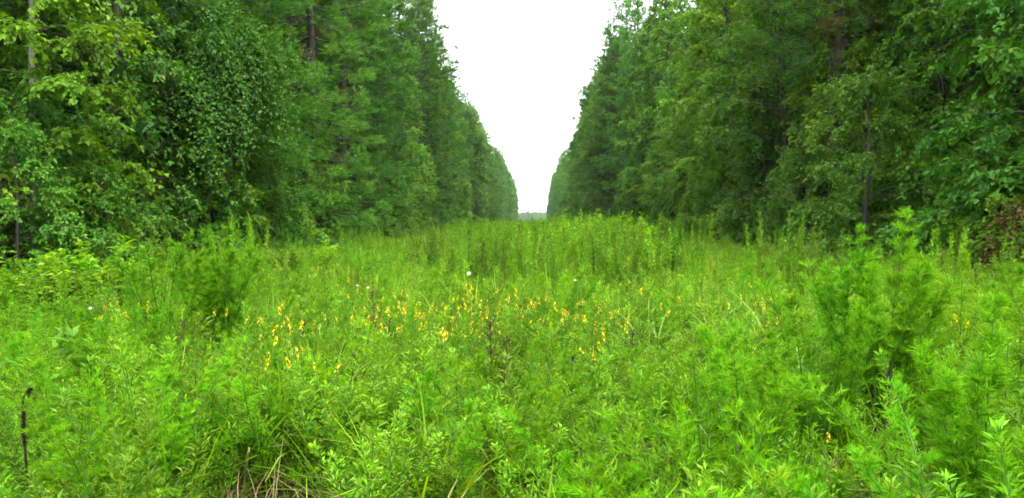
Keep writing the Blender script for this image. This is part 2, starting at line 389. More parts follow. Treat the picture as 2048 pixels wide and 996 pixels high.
# front rows, near to far, on each side of the clearing
for side, sn in ((-1, 'left'), (1, 'right')):
    y, k, far = 11.0, 0, 0
    cnt = {'pine': 0, 'broad': 0}
    while y < 300:
        jit = (k % 2 - .5)*1.5 + rng.normal()*.5
        x = side*(13.4 + jit)
        if side < 0 and y < 20: x -= 2.6
        if side > 0 and 24 < y < 30.5: x += 2.2
        if side > 0 and 30.5 <= y < 33.5: y = 33.5
        if side > 0 and 100 < y < 155: x -= 1.6
        if side < 0: is_pine = y > 24 and (y > 34 and rng.random() < .66 or 26 < y < 31)
        else: is_pine = y > 60 and rng.random() < .5
        if y < 85:
            if is_pine:
                c = ORD[cnt['pine']]; cnt['pine'] += 1
                plant_tree(PINES[k % 4], 'pine_tree', x, y, f'tall pine, {c} pine from the near end of the {sn} tree line', 'pine tree', 'pines along the clearing', sc=rng.uniform(.88, 1.1))
            else:
                c = ORD[cnt['broad']]; cnt['broad'] += 1
                K = HARD + (TALL if side > 0 and y > 45 else [])
                if side > 0 and y < 34: K = [HARD[0], HARD[3], HARD[1]]
                plant_tree(K[(k*5+1) % len(K)], 'broadleaf_tree', x, y, f'leafy broadleaf tree, {c} broadleaf from the near end of the {sn} tree line', 'broadleaf tree', 'broadleaf trees along the clearing', sc=rng.uniform(.9, 1.15))
        else:
            if is_pine: plant_tree(PINES[k % 4], 'pine_tree', x, y, f'distant tall pine in the {sn} tree line towards the gap of sky', 'pine tree', f'distant pines in the {sn} tree line', sc=rng.uniform(.78, 1.06))
            else: plant_tree(TALL[k % 2], 'broadleaf_tree', x, y, f'distant tall broadleaf in the {sn} tree line towards the gap of sky', 'broadleaf tree', f'distant broadleaf trees in the {sn} tree line', sc=rng.uniform(.9, 1.08))
        y += rng.uniform(3.4, 5.6)*(1 + y/400); k += 1
    # second row, pines behind
    y, k = 9.0, 0
    while y < 170:
        x = side*(17.6+rng.normal()*.6)
        K = PINES if (rng.random() < .7) else TALL
        nm = 'pine_tree' if K is PINES else 'broadleaf_tree'
        plant_tree(K[k % len(K)], nm, x, y, f'tall dark {"pine" if K is PINES else "broadleaf"} half hidden behind the {sn} front row', 'pine tree' if K is PINES else 'broadleaf tree', f'{"pines" if K is PINES else "broadleaf trees"} behind the {sn} front row', sc=rng.uniform(.9, 1.05))
        y += rng.uniform(3.8, 5.4)*(1+y/300); k += 1
    # understory shrubs and saplings at the foot of the wall
    y, k = 9.0, 0
    while y < 130:
        x = side*(11.4+rng.normal()*.45)
        S = SMALL[int(rng.integers(4))]
        lab = (f'leafy sapling shrub, {ORD[k]} from the near end at the foot of the {sn} tree line' if k < 16 else f'small leafy shrub far along the foot of the {sn} tree line')
        plant_tree(S, 'shrub', x, y, lab, 'shrub', f'shrubs at the foot of the {sn} tree line' if k < 16 else f'far shrubs at the foot of the {sn} tree line', sc=rng.uniform(.7, 1.1))
        y += rng.uniform(1.9, 3.0)*(1+y/90); k += 1

rng = np.random.default_rng(303)
# trees with a character of their own
PALE = broadleaf(14, 2.6, 2.2, 54, .14, 22, 18, rt=.07, prof='round', bark=M_pale, mat=M_broad2)
plant_tree(PALE, 'broadleaf_tree', -11.3, 16.9, 'slender tree with a bare pale grey trunk at the far left', 'broadleaf tree', rz=0)
for qx, qy, ql in ((-12.6, 86, 'tall pine at the upper left shoulder of the gap of sky'), (-12.9, 94, 'pine just beyond the one at the upper left shoulder of the gap')):
    plant_tree(PINES[int(qy) % 4], 'pine_tree', qx, qy, ql, 'pine tree', sc=1.04)
for sx, sy, sk, ssc, sl in ((-10.6, 15.2, 2, .62, 'leafy shrub hiding the foot of the pale slender trunk'), (-9.9, 17.6, 1, .8, 'low light shrub just right of the pale slender trunk')):
    plant_tree(SMALL[sk], 'shrub', sx, sy, sl, 'shrub', sc=ssc)
for qx, qy, qs, ql in ((12.2, 99, 1.10, 'tallest pine right of the gap, reaching the top of the frame'), (12.0, 120, 1.05, 'tall flat-topped pine between the two forward trees right of the gap'), (12.5, 93, 1.08, 'tall pine filling the upper right shoulder of the gap of sky')):
    plant_tree(PINES[int(qy) % 4], 'pine_tree', qx, qy, ql, 'pine tree', sc=qs)
THICK = pine(30, 3.2, 8.5, rt=.44)
plant_tree(THICK, 'pine_tree', 12.3, 30.6, 'pine with a thick dark trunk showing between leafy trees on the right', 'pine tree')
BARE = pine(30, 2.6, 17.5, rt=.24)
for (bx, by, lb) in ((11.9, 141, 'nearer pine with a long bare grey trunk beside the gap of sky on the right'), (12.6, 133, 'second pine with a long bare trunk on the right beside the gap of sky')):
    plant_tree(BARE, 'pine_tree', bx, by, lb, 'pine tree')
plant_tree(TALL[0], 'broadleaf_tree', 11.7, 146, 'tall leafy tree bulging furthest into the gap of sky on the right', 'broadleaf tree', sc=1.14)
plant_tree(PINES[1], 'pine_tree', 11.0, 112, 'tall pine standing forward with a rounded top right of the gap', 'pine tree', sc=1.0)
# young broadleaf trees standing forward of the pines
for side, sn in ((-1, 'left'), (1, 'right')):
    y, k = 30.0, 0
    while y < 150:
        K = HARD[int(rng.choice([0, 2, 2]))]
        lab = f'young light green tree standing forward of the {sn} wall, {ORD[k]} from the near end' if k < 6 else f'distant young light green tree standing forward of the {sn} wall'
        plant_tree(K, 'young_tree', side*(12.0+rng.normal()*.3), y, lab, 'young tree', f'{"" if k < 6 else "distant "}young trees forward of the {sn} wall', sc=rng.uniform(.5, .8))
        y += rng.uniform(6, 10)*(1+y/150); k += 1

# the vine dome left of the pines
vx, vy = -11.2, 26.5
plant_tree(HARD[2], 'broadleaf_tree', vx+.1, vy+.2, 'light green tree whose branches poke out under the dome of vines', 'broadleaf tree', sc=.56)
thing('vine_covered_tree', vine_curtain(1.75, 1.8, 8.9, 1700, 4.6), (vx, vy, 0), 0, 1.0, 'broadleaf tree smothered in a rounded dome of hanging vines on the left', 'vine covered tree')

rng = np.random.default_rng(404)
# deep woods behind: rows nobody could count
def wood_rows():
    P, S, I, Z = [], [], [], []
    for side in (-1, 1):
        for row, (x0, y0, y1, st) in enumerate(((22.5, 8, 200, 5.5), (28, 8, 140, 6), (34, 8, 110, 6), (13.6, 300, 540, 6), (18, 170, 540, 7))):
            y = y0 + rng.random()*3
            while y < y1:
                P.append((side*(x0+rng.normal()*.8), y)); I.append(rng.choice([0, 1, 2, 3, 4])); Z.append(rng.uniform(.85, 1.05)); y += st*rng.uniform(.75, 1.25)
    P = np.array(P); n = len(P)
    kinds = []
    for k, t in enumerate(PINES[:3] + TALL[:2]):
        kinds += [proto('wood_trunk', t[0][1]), proto('wood_crown', t[1][1])]
    I = np.array(I); Z = np.array(Z)
    pos = np.column_stack([P, gz(P[:, 0], P[:, 1])]); rot = np.column_stack([np.zeros(n), np.zeros(n), rng.uniform(0, 6.28, n)])
    pos = np.repeat(pos, 2, 0); rot = np.repeat(rot, 2, 0); sc = np.repeat(np.stack([Z]*3, 1), 2, 0)
    idx = np.repeat(I*2, 2); idx[1::2] += 1
    scatter('deep_wood', kinds, pos, rot, sc, idx, 'dark deep wood filling the space behind both tree lines', 'woodland')
    # undergrowth inside the wood
    n = 900; side = rng.choice([-1, 1], n); x = side*rng.uniform(13, 34, n); y = rng.uniform(6, 160, n)
    kk = [proto('undergrowth_crown', s[1][1]) for s in SMALL]
    s = rng.uniform(.8, 1.6, n)
    scatter('undergrowth', kk, np.column_stack([x, y, gz(x, y)]), np.column_stack([x*0, x*0, rng.uniform(0, 6.28, n)]), np.stack([s]*3, 1), rng.integers(0, 4, n),
            'shady undergrowth beneath the trees on both sides', 'undergrowth')
    # far wood that closes the clearing
    n = 1800; x = rng.uniform(-330, 330, n); y = rng.uniform(1230, 1420, n); s = rng.uniform(.7, .95, n)
    kk = [proto('far_crown', HARD[0][1][1]), proto('far_crown', HARD[3][1][1])]
    scatter('far_wood', kk, np.column_stack([x, y, gz(x, y)]), np.column_stack([x*0, x*0, rng.uniform(0, 6.28, n)]), np.stack([s*1.3, s*1.3, s], 1), rng.integers(0, 2, n),
            'pale hazy far wood closing the gap at the horizon', 'woodland')
wood_rows()

# ------------------------------------------------------------------ meadow plants
def grass_tuft(n, H, W, spread=.09, bend=.45):
    g = Geo(); a = rng.uniform(0, 6.28, n); r = rng.uniform(0, spread, n)
    P = np.stack([np.cos(a)*r, np.sin(a)*r, a*0], 1)
    D = np.stack([np.cos(a)*rng.uniform(.05, .5, n), np.sin(a)*rng.uniform(.05, .5, n), np.ones(n)], 1)
    blades(g, P, D, H*rng.uniform(.5, 1.1, n), W*rng.uniform(.6, 1.2, n), bend*rng.uniform(.3, 1.2, n), tint=np.clip(rng.normal(.5, .2, n), 0, 1))
    return g.mesh('grass_tuft', M_grass)

def leafy_weed(ns, H, leafL, per, mat, aspect=.42, spread=.12, up=.5, stem=M_stem):
    g = Geo()
    for s in range(ns):
        a = rng.uniform(0, 6.28); lean = rng.uniform(.1, .45); h = H*rng.uniform(.65, 1.1)
        u = np.linspace(0, 1, 6)[:, None]; b = np.array([cos(a), sin(a), 0])
        path = b*rng.uniform(0, spread) + b*h*lean*u**1.5 + UP*h*u
        tube(g, path, .0035*(1-u[:, 0]*.7), 3, mat=1)
        m = per; uu = rng.uniform(.2, 1, m); P = np.stack([np.interp(uu, u[:, 0], path[:, j]) for j in range(3)], 1)
        az = rng.uniform(0, 6.28, m); o = np.stack([np.cos(az), np.sin(az), az*0], 1)
        P = P + o*(rng.uniform(0, .09, m)*(1.15-uu))[:, None]
        D = o + UP*rng.normal(up, .35, m)[:, None]; N = UP*1 - o*.4 + rng.normal(size=(m, 3))*.3
        L = leafL*rng.uniform(.6, 1.2, m)
        leaves(g, P, D, N, L, L*aspect, tint=np.clip(rng.normal(.5, .2, m)+.2*(uu-.6), 0, 1), mat=0)
    return g.mesh('weed', [mat, stem])

def fennel(ns, H, nside=44, nneed=16, nl=.035, nw=.0034, lean=(.08, .5), side=.22, mats=None):
    """feathery plumes: stems with many short side sprays of thread-like leaves"""
    g = Geo()
    for s in range(ns):
        a = rng.uniform(0, 6.28); ln = rng.uniform(*lean); h = H*rng.uniform(.7, 1.08)
        u = np.linspace(0, 1, 8)[:, None]; b = np.array([cos(a), sin(a), 0])
        path = b*rng.uniform(0, .05) + b*h*ln*u**1.3 + UP*(h*u - h*ln*.25*u**3)
        tube(g, path, .006*(1-u[:, 0]*.8), 4, mat=1)
        m = nside; uu = np.sort(rng.uniform(.15, 1, m)); P = np.stack([np.interp(uu, u[:, 0], path[:, j]) for j in range(3)], 1)
        t = nrm(path[-1]-path[-3]); az = rng.uniform(0, 6.28, m); o = np.stack([np.cos(az), np.sin(az), az*0], 1)
        D = nrm(o + t*rng.uniform(.6, 1.3, m)[:, None]); Ls = side*H*rng.uniform(.5, 1.1, m)*(1.12-uu)**.8*(.5+.5*np.minimum(1, uu*3))+.02
        I = np.repeat(np.arange(m), nneed); k = len(I); v = rng.uniform(.05, 1, k)
        Pn = P[I] + D[I]*(Ls[I]*v)[:, None] - UP*(Ls[I]*.15*v*v)[:, None]
        Dn = D[I]*.8 + runit(k)*.75 + UP*.25
        needles(g, Pn, Dn, nl*rng.uniform(.6, 1.3, k), nw, tint=np.clip(.35+.4*uu[I]*v+rng.normal(size=k)*.15, 0, .85))
    return g

def goldenrod(ns, H, per=70):
    g = Geo()
    for s in range(ns):
        a = rng.uniform(0, 6.28); h = H*rng.uniform(.75, 1.08); u = np.linspace(0, 1, 6)[:, None]; b = np.array([cos(a), sin(a), 0])
        path = b*rng.uniform(0, .25) + b*h*rng.uniform(0, .12)*u**2 + UP*h*u
        tube(g, path, .005*(1-u[:, 0]*.7), 3, mat=1)
        uu = rng.uniform(.1, 1, per)**.8; P = np.stack([np.interp(uu, u[:, 0], path[:, j]) for j in range(3)], 1)
        az = rng.uniform(0, 6.28, per); o = np.stack([np.cos(az), np.sin(az), az*0], 1)
        D = o*.75 + UP*rng.uniform(.3, 1.1, per)[:, None]; L = .13*rng.uniform(.6, 1.1, per)*(1.15-uu*.6)
        leaves(g, P, D, UP-o*.6+rng.normal(size=(per, 3))*.25, L, L*.24, tint=np.clip(rng.normal(.5, .2, per), 0, 1))
    return g.mesh('tall_weed', [M_weed, M_stem])

rng = np.random.default_rng(505)
G = [proto('grass', grass_tuft(26, .62, .009)), proto('grass', grass_tuft(24, .82, .015, bend=.6)), proto('grass', grass_tuft(30, .5, .007))]
WD = [proto('weed', leafy_weed(6, .62, .032, 150, M_weed, .30, up=.9)), proto('weed', leafy_weed(5, .72, .040, 110, M_weed, .30, up=.9)), proto('weed', leafy_weed(7, .5, .024, 170, M_weed, .45)),
      proto('weed', leafy_weed(3, .55, .10, 26, M_broadweed, .45))]
FN = [proto('feathery_weed', fennel(4, .8, 44, 20, nl=.032, nw=.0040).mesh('feathery_weed', [M_fennel, M_stem])), proto('feathery_weed', fennel(3, .65, 40, 20, nl=.034, nw=.0044, lean=(.2, .8)).mesh('feathery_weed', [M_fennel, M_stem])),
      proto('feathery_weed', fennel(3, .95, 64, 26, nl=.030, nw=.0042, lean=(.4, 1.1), side=.15).mesh('feathery_weed', [M_fennel, M_stem]))]
TW = [proto('tall_weed', goldenrod(7, 1.5)), proto('tall_weed', goldenrod(6, 1.3, 80)), proto('tall_weed', goldenrod(5, 1.65, 75))]
def straw_tuft():
    g = Geo(); n = 22; a = rng.uniform(0, 6.28, n); r = rng.uniform(0, .12, n)
    blades(g, np.stack([np.cos(a)*r, np.sin(a)*r, a*0], 1), np.stack([np.cos(a)*.7, np.sin(a)*.7, rng.uniform(.3, 1.2, n)], 1), rng.uniform(.2, .5, n), .005, .5, tint=rng.random(n))
    return g.mesh('straw', M_straw)
ST = [proto('dry_grass', straw_tuft())]
def seed_grass():
    g = Geo(); n = 9; a = rng.uniform(0, 6.28, n); r = rng.uniform(0, .2, n)
    P = np.stack([np.cos(a)*r, np.sin(a)*r, a*0], 1); D = np.stack([np.cos(a)*.12, np.sin(a)*.12, a*0+1], 1)
    blades(g, P, D, rng.uniform(.7, 1.0, n), .004, .12, tint=.8)
    Lh = .85
    for i in range(n):
        top = P[i]+nrm(D[i])*Lh*.85; k = 24
        needles(g, top+UP*rng.uniform(-.12, .08, k)[:, None], runit(k)*.5+UP, .03, .004, tint=.9)
    return g.mesh('seed_grass', M_grass)
SG = [proto('seed_grass', seed_grass())]

def smooth_noise(x, y, s, seed):
    r = np.random.default_rng(seed); v = 0
    for k in range(6):
        a = r.uniform(0, 6.28); f = r.uniform(.6, 1.7)/s
        v = v + np.sin((x*cos(a)+y*sin(a))*f*2*pi + r.uniform(0, 6.28))
    return v/math.sqrt(12)          # about -1..1

def field(n_per, y0, y1, half):
    A = 0; xs, ys = [], []
    n = int(n_per*(y1-y0)*2*half); return rng.uniform(-half, half, n), rng.uniform(y0, y1, n)
def keep_view(x, y, marg=1.6):
    return (np.abs(x) < (y+1.5)*.72+marg)

def hole(px, Z, r): return Z*math.tan(math.atan((px-1024)/FPX) - YAW), Z, r
HOLES = [hole(1768, 3.45, .3), hole(1768, 3.8, .2), hole(45, 3.25, .3), hole(600, 2.9, .6), hole(710, 2.8, .55), hole(520, 3.6, .42), hole(640, 2.3, .5), hole(1150, 3.0, .45), hole(1930, 3.0, .45), hole(490, 3.9, .4), hole(880, 3.4, .3), hole(1620, 3.2, .35), hole(435, 6.6, .38), hole(1000, 5.2, .25), hole(1390, 5.6, .3), hole(820, 4.9, .25),
         hole(60, 4.6, .3), hole(1700, 4.0, .3), hole(1290, 3.9, .25), hole(250, 5.2, .3)]
def cover(name, kinds, x, y, base, label, cat, idx=None, tilt=.15, jit=(.75, 1.2), var=.3, ns=2.5, seed=3, inside=10.8, holes=True):
    m = (np.abs(x) < inside) & keep_view(x, y) & (np.hypot(x, y) > 1.9); x, y = x[m], y[m]; n = len(x)
    if holes:
        keep = np.ones(n, bool)
        for hx, hy, hr in HOLES: keep &= (np.hypot(x-hx, (y-hy)*.8) > hr*rng.uniform(.8, 1.3, n)) | (rng.random(n) < .1)
        x, y = x[keep], y[keep]; n = len(x)
    idx = rng.integers(0, len(kinds), n)
    s = (base(x, y) if callable(base) else base)*rng.uniform(*jit, n)*(1 + var*smooth_noise(x, y, ns, seed))
    ok = s > .15; x, y, s, idx = x[ok], y[ok], s[ok], idx[ok]; n = len(x)
    rot = np.column_stack([rng.normal(size=n)*tilt, rng.normal(size=n)*tilt, rng.uniform(0, 6.28, n)])
    scatter(name, kinds, np.column_stack([x, y, gz(x, y)-.02]), rot, np.stack([s]*3, 1), idx, label, cat)

def xy(parts):
    X, Y = zip(*[field(*p) for p in parts]); return np.concatenate(X), np.concatenate(Y)

x, y = xy([(26, 1.5, 6, 5.5), (13, 6, 14, 10.8), (9, 14, 32, 10.8), (4, 32, 70, 10.8)])
cover('grass', G, x, y, lambda x, y: .95+.01*np.minimum(y, 30), 'mixed green grass covering the whole clearing', 'grass')
rng = np.random.default_rng(606)
x, y = xy([(36, 1.5, 6, 5.5), (26, 6, 14, 10.8), (9, 14, 32, 10.8)])
cover('small_leaved_weeds', WD[:3], x, y, .92, 'low small-leaved weeds covering the near half of the clearing', 'weeds', seed=5, var=.45, ns=1.1)
x, y = xy([(.5, 1.5, 14, 10.8), (.8, 14, 30, 10.8)])
cover('broad_leaved_weeds', WD[3:], x, y, 1.0, 'scattered pale broad-leaved weeds among the grass', 'weeds', seed=6)
x, y = xy([(13, 1.8, 5.2, 5), (4, 5.2, 9, 8), (1.5, 9, 16, 10.8)])
m = smooth_noise(x, y, 2.0, 11) > -.6
cover('feathery_weeds', FN, x[m], y[m], .95, 'bright feathery weeds thick in the foreground', 'weeds', tilt=.32, seed=7, var=.5, ns=1.3)
x, y = xy([(14, 1.5, 4.2, 4), (3, 4.2, 8, 6)])
cover('dry_grass', ST, x, y, 1.5, 'brown dry grass lying low in the foreground', 'dry grass', seed=8, holes=False)
x, y = xy([(2.5, 7, 30, 10.8)])
m = smooth_noise(x, y, 5, 21) + .12*(x-2) > .1
cover('seed_grass', SG, x[m], y[m], .95, 'pale seeding grass standing above the meadow on the right', 'grass', seed=9)
# tall weeds in the middle distance, higher and thicker in the centre
x, y = xy([(6.5, 14, 40, 10.8), (3, 40, 90, 10.8), (1, 90, 260, 11.5)])
dens = np.where(y < 40, np.exp(-(np.abs(x-.35)/(1.9+(y-16)*.10))**4), np.exp(-(np.abs(x-.3)/5.5)**4)) + .03
m = rng.random(len(x)) < dens*np.clip((y-13)/5, .15, 1)
cover('tall_weeds', TW, x[m], y[m], lambda x, y: .95+.19*np.exp(-((x-2.9)/1.8)**2)*(y < 36), 'tall dense weeds standing across the middle of the clearing', 'weeds', tilt=.07, jit=(.72, 1.12), var=.12, ns=3.5, inside=11.8)


# ------------------------------------------------------------------ single plants one can point to
def spot(px, Z):
    x = Z*math.tan(math.atan((px-1024)/FPX) - YAW); return x, Z, float(gz(x, Z))
def top_height(ytop, Z): return EYE - (ytop-440)*Z/FPX

rng = np.random.default_rng(707)
FEN = []
for sd in range(4):
    stem_g, leaf_g = Geo(), Geo()
    g = fennel(3 + sd, 1.0, 64, 30, nl=.030, nw=.0036, lean=(.05, .42), side=.125)
    FEN.append(g.mesh('foliage', [M_fennel, M_stem]))
rng = np.random.default_rng(2024)
BUSH = fennel(24, 1.0, 80, 26, nl=.036, nw=.0050, lean=(.02, .34), side=.13).mesh('foliage', [M_fennel, M_stem])
FROND = fennel(5, 1.0, 100, 26, nl=.030, nw=.0040, lean=(.02, .34), side=.105).mesh('foliage', [M_fennel, M_stem])
ARCH = fennel(7, 1.0, 80, 30, nl=.032, nw=.0038, lean=(.4, 1.0), side=.15).mesh('foliage', [M_fennel, M_stem])
def base_stems(n=4):
    g = Geo()
    for i in range(n):
        a = rng.uniform(0, 6.28); u = np.linspace(0, 1, 4)[:, None]
        tube(g, np.array([cos(a), sin(a), 0])*(.01+.06*u) + UP*(.42*u-.04), .008-.002*u[:, 0], 5)
    return g.mesh('stem', M_stem)
STM = base_stems()
fen = [ # px, top y, distance, mesh, label
 (430, 488, 7.6, BUSH, 'large dense feathery bush standing alone left of centre'),
 (1737, 408, 4.9, FROND, 'tallest feathery stalk on the right, its tip rising against the dark trees'),
 (1768, 450, 5.3, FROND, 'feathery stalk just right of and below the tallest one on the right'),
 (1640, 560, 4.6, FEN[2], 'spreading feathery plant left of the tallest feathery stalk on the right'),
 (1600, 655, 4.0, FROND, 'dark feathery plumes in the right foreground below the tall stalk'),
 (1480, 640, 4.4, FEN[0], 'leaning feathery plumes at the left end of the right foreground group'),
 (2035, 600, 3.0, ARCH, 'big arching feathery plant at the lower right edge of the frame'),
 (1960, 800, 2.7, ARCH, 'low arching feathery spray in the bottom right corner'),
 (1690, 520, 5.1, FROND, 'narrow feathery plume close left of the tallest feathery stalk on the right'),
 (1965, 560, 3.5, FROND, 'pointed feathery plume left of the big arching plant at the right edge'),
 (1925, 500, 6.4, FEN[3], 'pale green feathery plant in front of the right tree line'),
 (560, 745, 4.6, FEN[1], 'slanting feathery plume below the large left bush'),
 (120, 690, 4.7, FEN[2], 'feathery plant in the left foreground near the dark curled plume'),
 (1045, 790, 3.9, FEN[3], 'feathery spray at the centre of the foreground'),
 (1175, 820, 3.7, ARCH, 'bright arching feathery spray right of the foreground centre'),
 (905, 815, 3.7, FEN[0], 'feathery spray just left of the foreground centre')]
for px, yt, Z, me, lb in fen:
    h = top_height(yt, Z)
    wd = .95 if me is BUSH else 1.0
    thing('feathery_plant', [('foliage', me), ('stem', STM)], spot(px, Z), rng.uniform(0, 6.28), (h*wd, h*wd, h), lb, 'feathery weed', 'feathery plants standing out of the meadow')
more = [(30, 750, 4.2), (215, 780, 3.9), (330, 700, 5.0), (60, 880, 3.2), (800, 760, 4.3), (1290, 720, 4.7), (1370, 800, 3.9),
        (1250, 900, 3.2), (1440, 880, 3.3), (1690, 780, 3.6), (1560, 900, 3.1), (180, 600, 6.6), (640, 700, 5.2), (30, 590, 6.8)]
for k, (px, yt, Z) in enumerate(more):
    h = top_height(yt, Z); sd = 'left' if px < 900 else 'right'
    thing('feathery_plant', [('foliage', FEN[k % 4] if k % 3 else ARCH), ('stem', STM)], spot(px, Z), rng.uniform(0, 6.28), h*rng.uniform(.95, 1.05),
          f'bright feathery weed crowded into the {sd} half of the foreground', 'feathery weed', f'feathery weeds in the {sd} foreground')

# dead straw blades and bare brown stems standing in the near meadow
def straw_stem():
    g = Geo(); n = 5; a = rng.uniform(0, 6.28, n)
    blades(g, np.stack([np.cos(a)*.04, np.sin(a)*.04, a*0], 1), np.stack([np.cos(a)*.3, np.sin(a)*.3, a*0+1], 1), rng.uniform(.5, 1, n), .007, rng.uniform(0, .5, n), tint=rng.random(n))
    return g.mesh('blade', M_straw)
SS = [straw_stem() for _ in range(3)]
for k in range(46):
    Z = rng.uniform(2.9, 8); px = rng.uniform(60, 2000)
    thing('straw_stems', [('blade', SS[k % 3])], spot(px, Z), rng.uniform(0, 6.28), rng.uniform(.7, .95), 'thin dead straw-coloured stems caught among the green foreground weeds', 'dead grass', 'dead straw stems in the near meadow')

# dark thin stalks
def stalk(H, n=26, lf=.05, mat=M_dark, branched=True):
    w, f = Geo(), Geo(); u = np.linspace(0, 1, 7)[:, None]; a = rng.uniform(0, 6.28)
    path = np.array([cos(a), sin(a), 0])*.06*u**2 + UP*(u - .03)
    tube(w, path, .0065-.004*u[:, 0], 5)
    if branched:
        for i in range(9):
            z = rng.uniform(.62, .97); b = rng.uniform(0, 6.28); d = np.array([cos(b)*.5, sin(b)*.5, 1.])
            tube(w, on_path(path, z) + d*np.linspace(0, .10*(1.1-z)*3, 3)[:, None], .0025, 3)
    uu = rng.uniform(.35, 1, n); P = np.stack([np.interp(uu, u[:, 0], path[:, j]) for j in range(3)], 1); az = rng.uniform(0, 6.28, n)
    D = np.stack([np.cos(az)*.6, np.sin(az)*.6, rng.uniform(.1, 1, n)], 1)
    leaves(f, P, D, UP+rng.normal(size=(n, 3))*.4, lf*rng.uniform(.5, 1.1, n), .012, tint=rng.uniform(.2, .8, n))
    return [('stem', w.mesh('stem', M_dark)), ('foliage', f.mesh('foliage', mat))]
STK = [stalk(1), stalk(1), stalk(1, 40, .06, M_weed, False)]
for k, (px, yt, Z) in enumerate([(935, 455, 15), (1043, 438, 17), (1010, 465, 16), (985, 470, 17), (1105, 462, 17), (1130, 448, 18), (1160, 460, 16), (1190, 468, 16), (1255, 455, 17), (1270, 436, 18),
        (1215, 446, 18), (870, 440, 18), (820, 445, 20), (905, 470, 18), (960, 480, 14), (1075, 480, 15), (740, 520, 13), (1330, 465, 16), (655, 520, 14), (1090, 440, 19), (1180, 436, 20)]):
    h = top_height(yt, Z)
    thing('dark_stalk', STK[k % 2], spot(px, Z), rng.uniform(0, 6.28), (1.0, 1.0, h), 'thin dark stalk rising through the tall weeds in the middle distance', 'weed stalk', 'dark stalks in the middle distance', tilt=rng.normal()*.05)
for k, (px, yt, Z, lb) in enumerate([(758, 590, 6.5, 'dry brown stalk left of centre below the yellow flowers'), (768, 655, 6.0, 'short dry stalk close beside the brown one left of centre'),
        (982, 650, 5.5, 'dry brown stalk near the centre of the meadow'), (1003, 690, 5.2, 'leaning dry stalk right beside the central brown one'), (1270, 665, 6.0, 'dry stalk right of centre under the yellow flowers'),
        (362, 655, 6.2, 'dry stalk at the left foot of the large feathery bush'), (590, 655, 6.3, 'dry stalk among orange-yellow flowers left of centre'), (316, 497, 9.0, 'tall leafy dark stalk at the left in front of the trees'),
        (690, 740, 4.8, 'thin dry stalk in the left foreground'), (1130, 730, 5.0, 'thin dry stalk in the right foreground')]):
    h = top_height(yt, Z)
    thing('dry_stalk', STK[2 if px == 316 else k % 2], spot(px, Z), rng.uniform(0, 6.28), (1.1, 1.1, h), lb, 'weed stalk', 'dry stalks in the meadow', tilt=rng.normal()*.05)

# the dark curled plume in the left foreground and the dark seed head on the right
def curled():
    w, f = Geo(), Geo(); u = np.linspace(0, 1, 12)[:, None]
    path = np.concatenate([.03 - .05*u + .5*np.maximum(u-.72, 0)**2, u*0, u*.98], 1)
    path[-1:, 0] += .018; path[-1:, 2] -= .03
    tube(w, path, .009-.004*u[:, 0], 5)
    n = 1500; uu = rng.uniform(.66, 1, n); P = np.stack([np.interp(uu, u[:, 0], path[:, j]) for j in range(3)], 1)
    needles(f, P, runit(n)+UP*.6, .020, .004, tint=rng.random(n))
    return [('stem', w.mesh('stem', M_black)), ('plume', f.mesh('plume', M_black))]
h = top_height(772, 3.7)
thing('curled_weed', curled(), spot(40, 3.7), 0, (h, h, h), 'blackened curled plume bending over in the left foreground', 'weed stalk')
def seed_head():
    w, f = Geo(), Geo(); u = np.linspace(0, 1, 5)[:, None]
    path = np.array([.03, 0, 0])*u**2 + UP*(u-.03); tube(w, path, .006-.002*u[:, 0], 5)
    for i in range(9):
        d = nrm(rng.normal(size=3)*[.16, .16, .1] + UP); p = on_path(path, rng.uniform(.86, .95)); t = np.linspace(0, 1, 5)[:, None]
        tube(f, p + d*.06*t, np.array([.002, .005, .006, .004, .001]), 5, tint=rng.random())
    return [('stem', w.mesh('stem', M_dark)), ('seed_pod', f.mesh('seed_pod', M_black))]
h = top_height(762, 3.8)
thing('seed_stalk', seed_head(), spot(1768, 3.8), 0, (1.5, 1.5, h*1.04), 'dead stalk with a clump of blackish seed pods in the right foreground', 'weed stalk')

rng = np.random.default_rng(808)
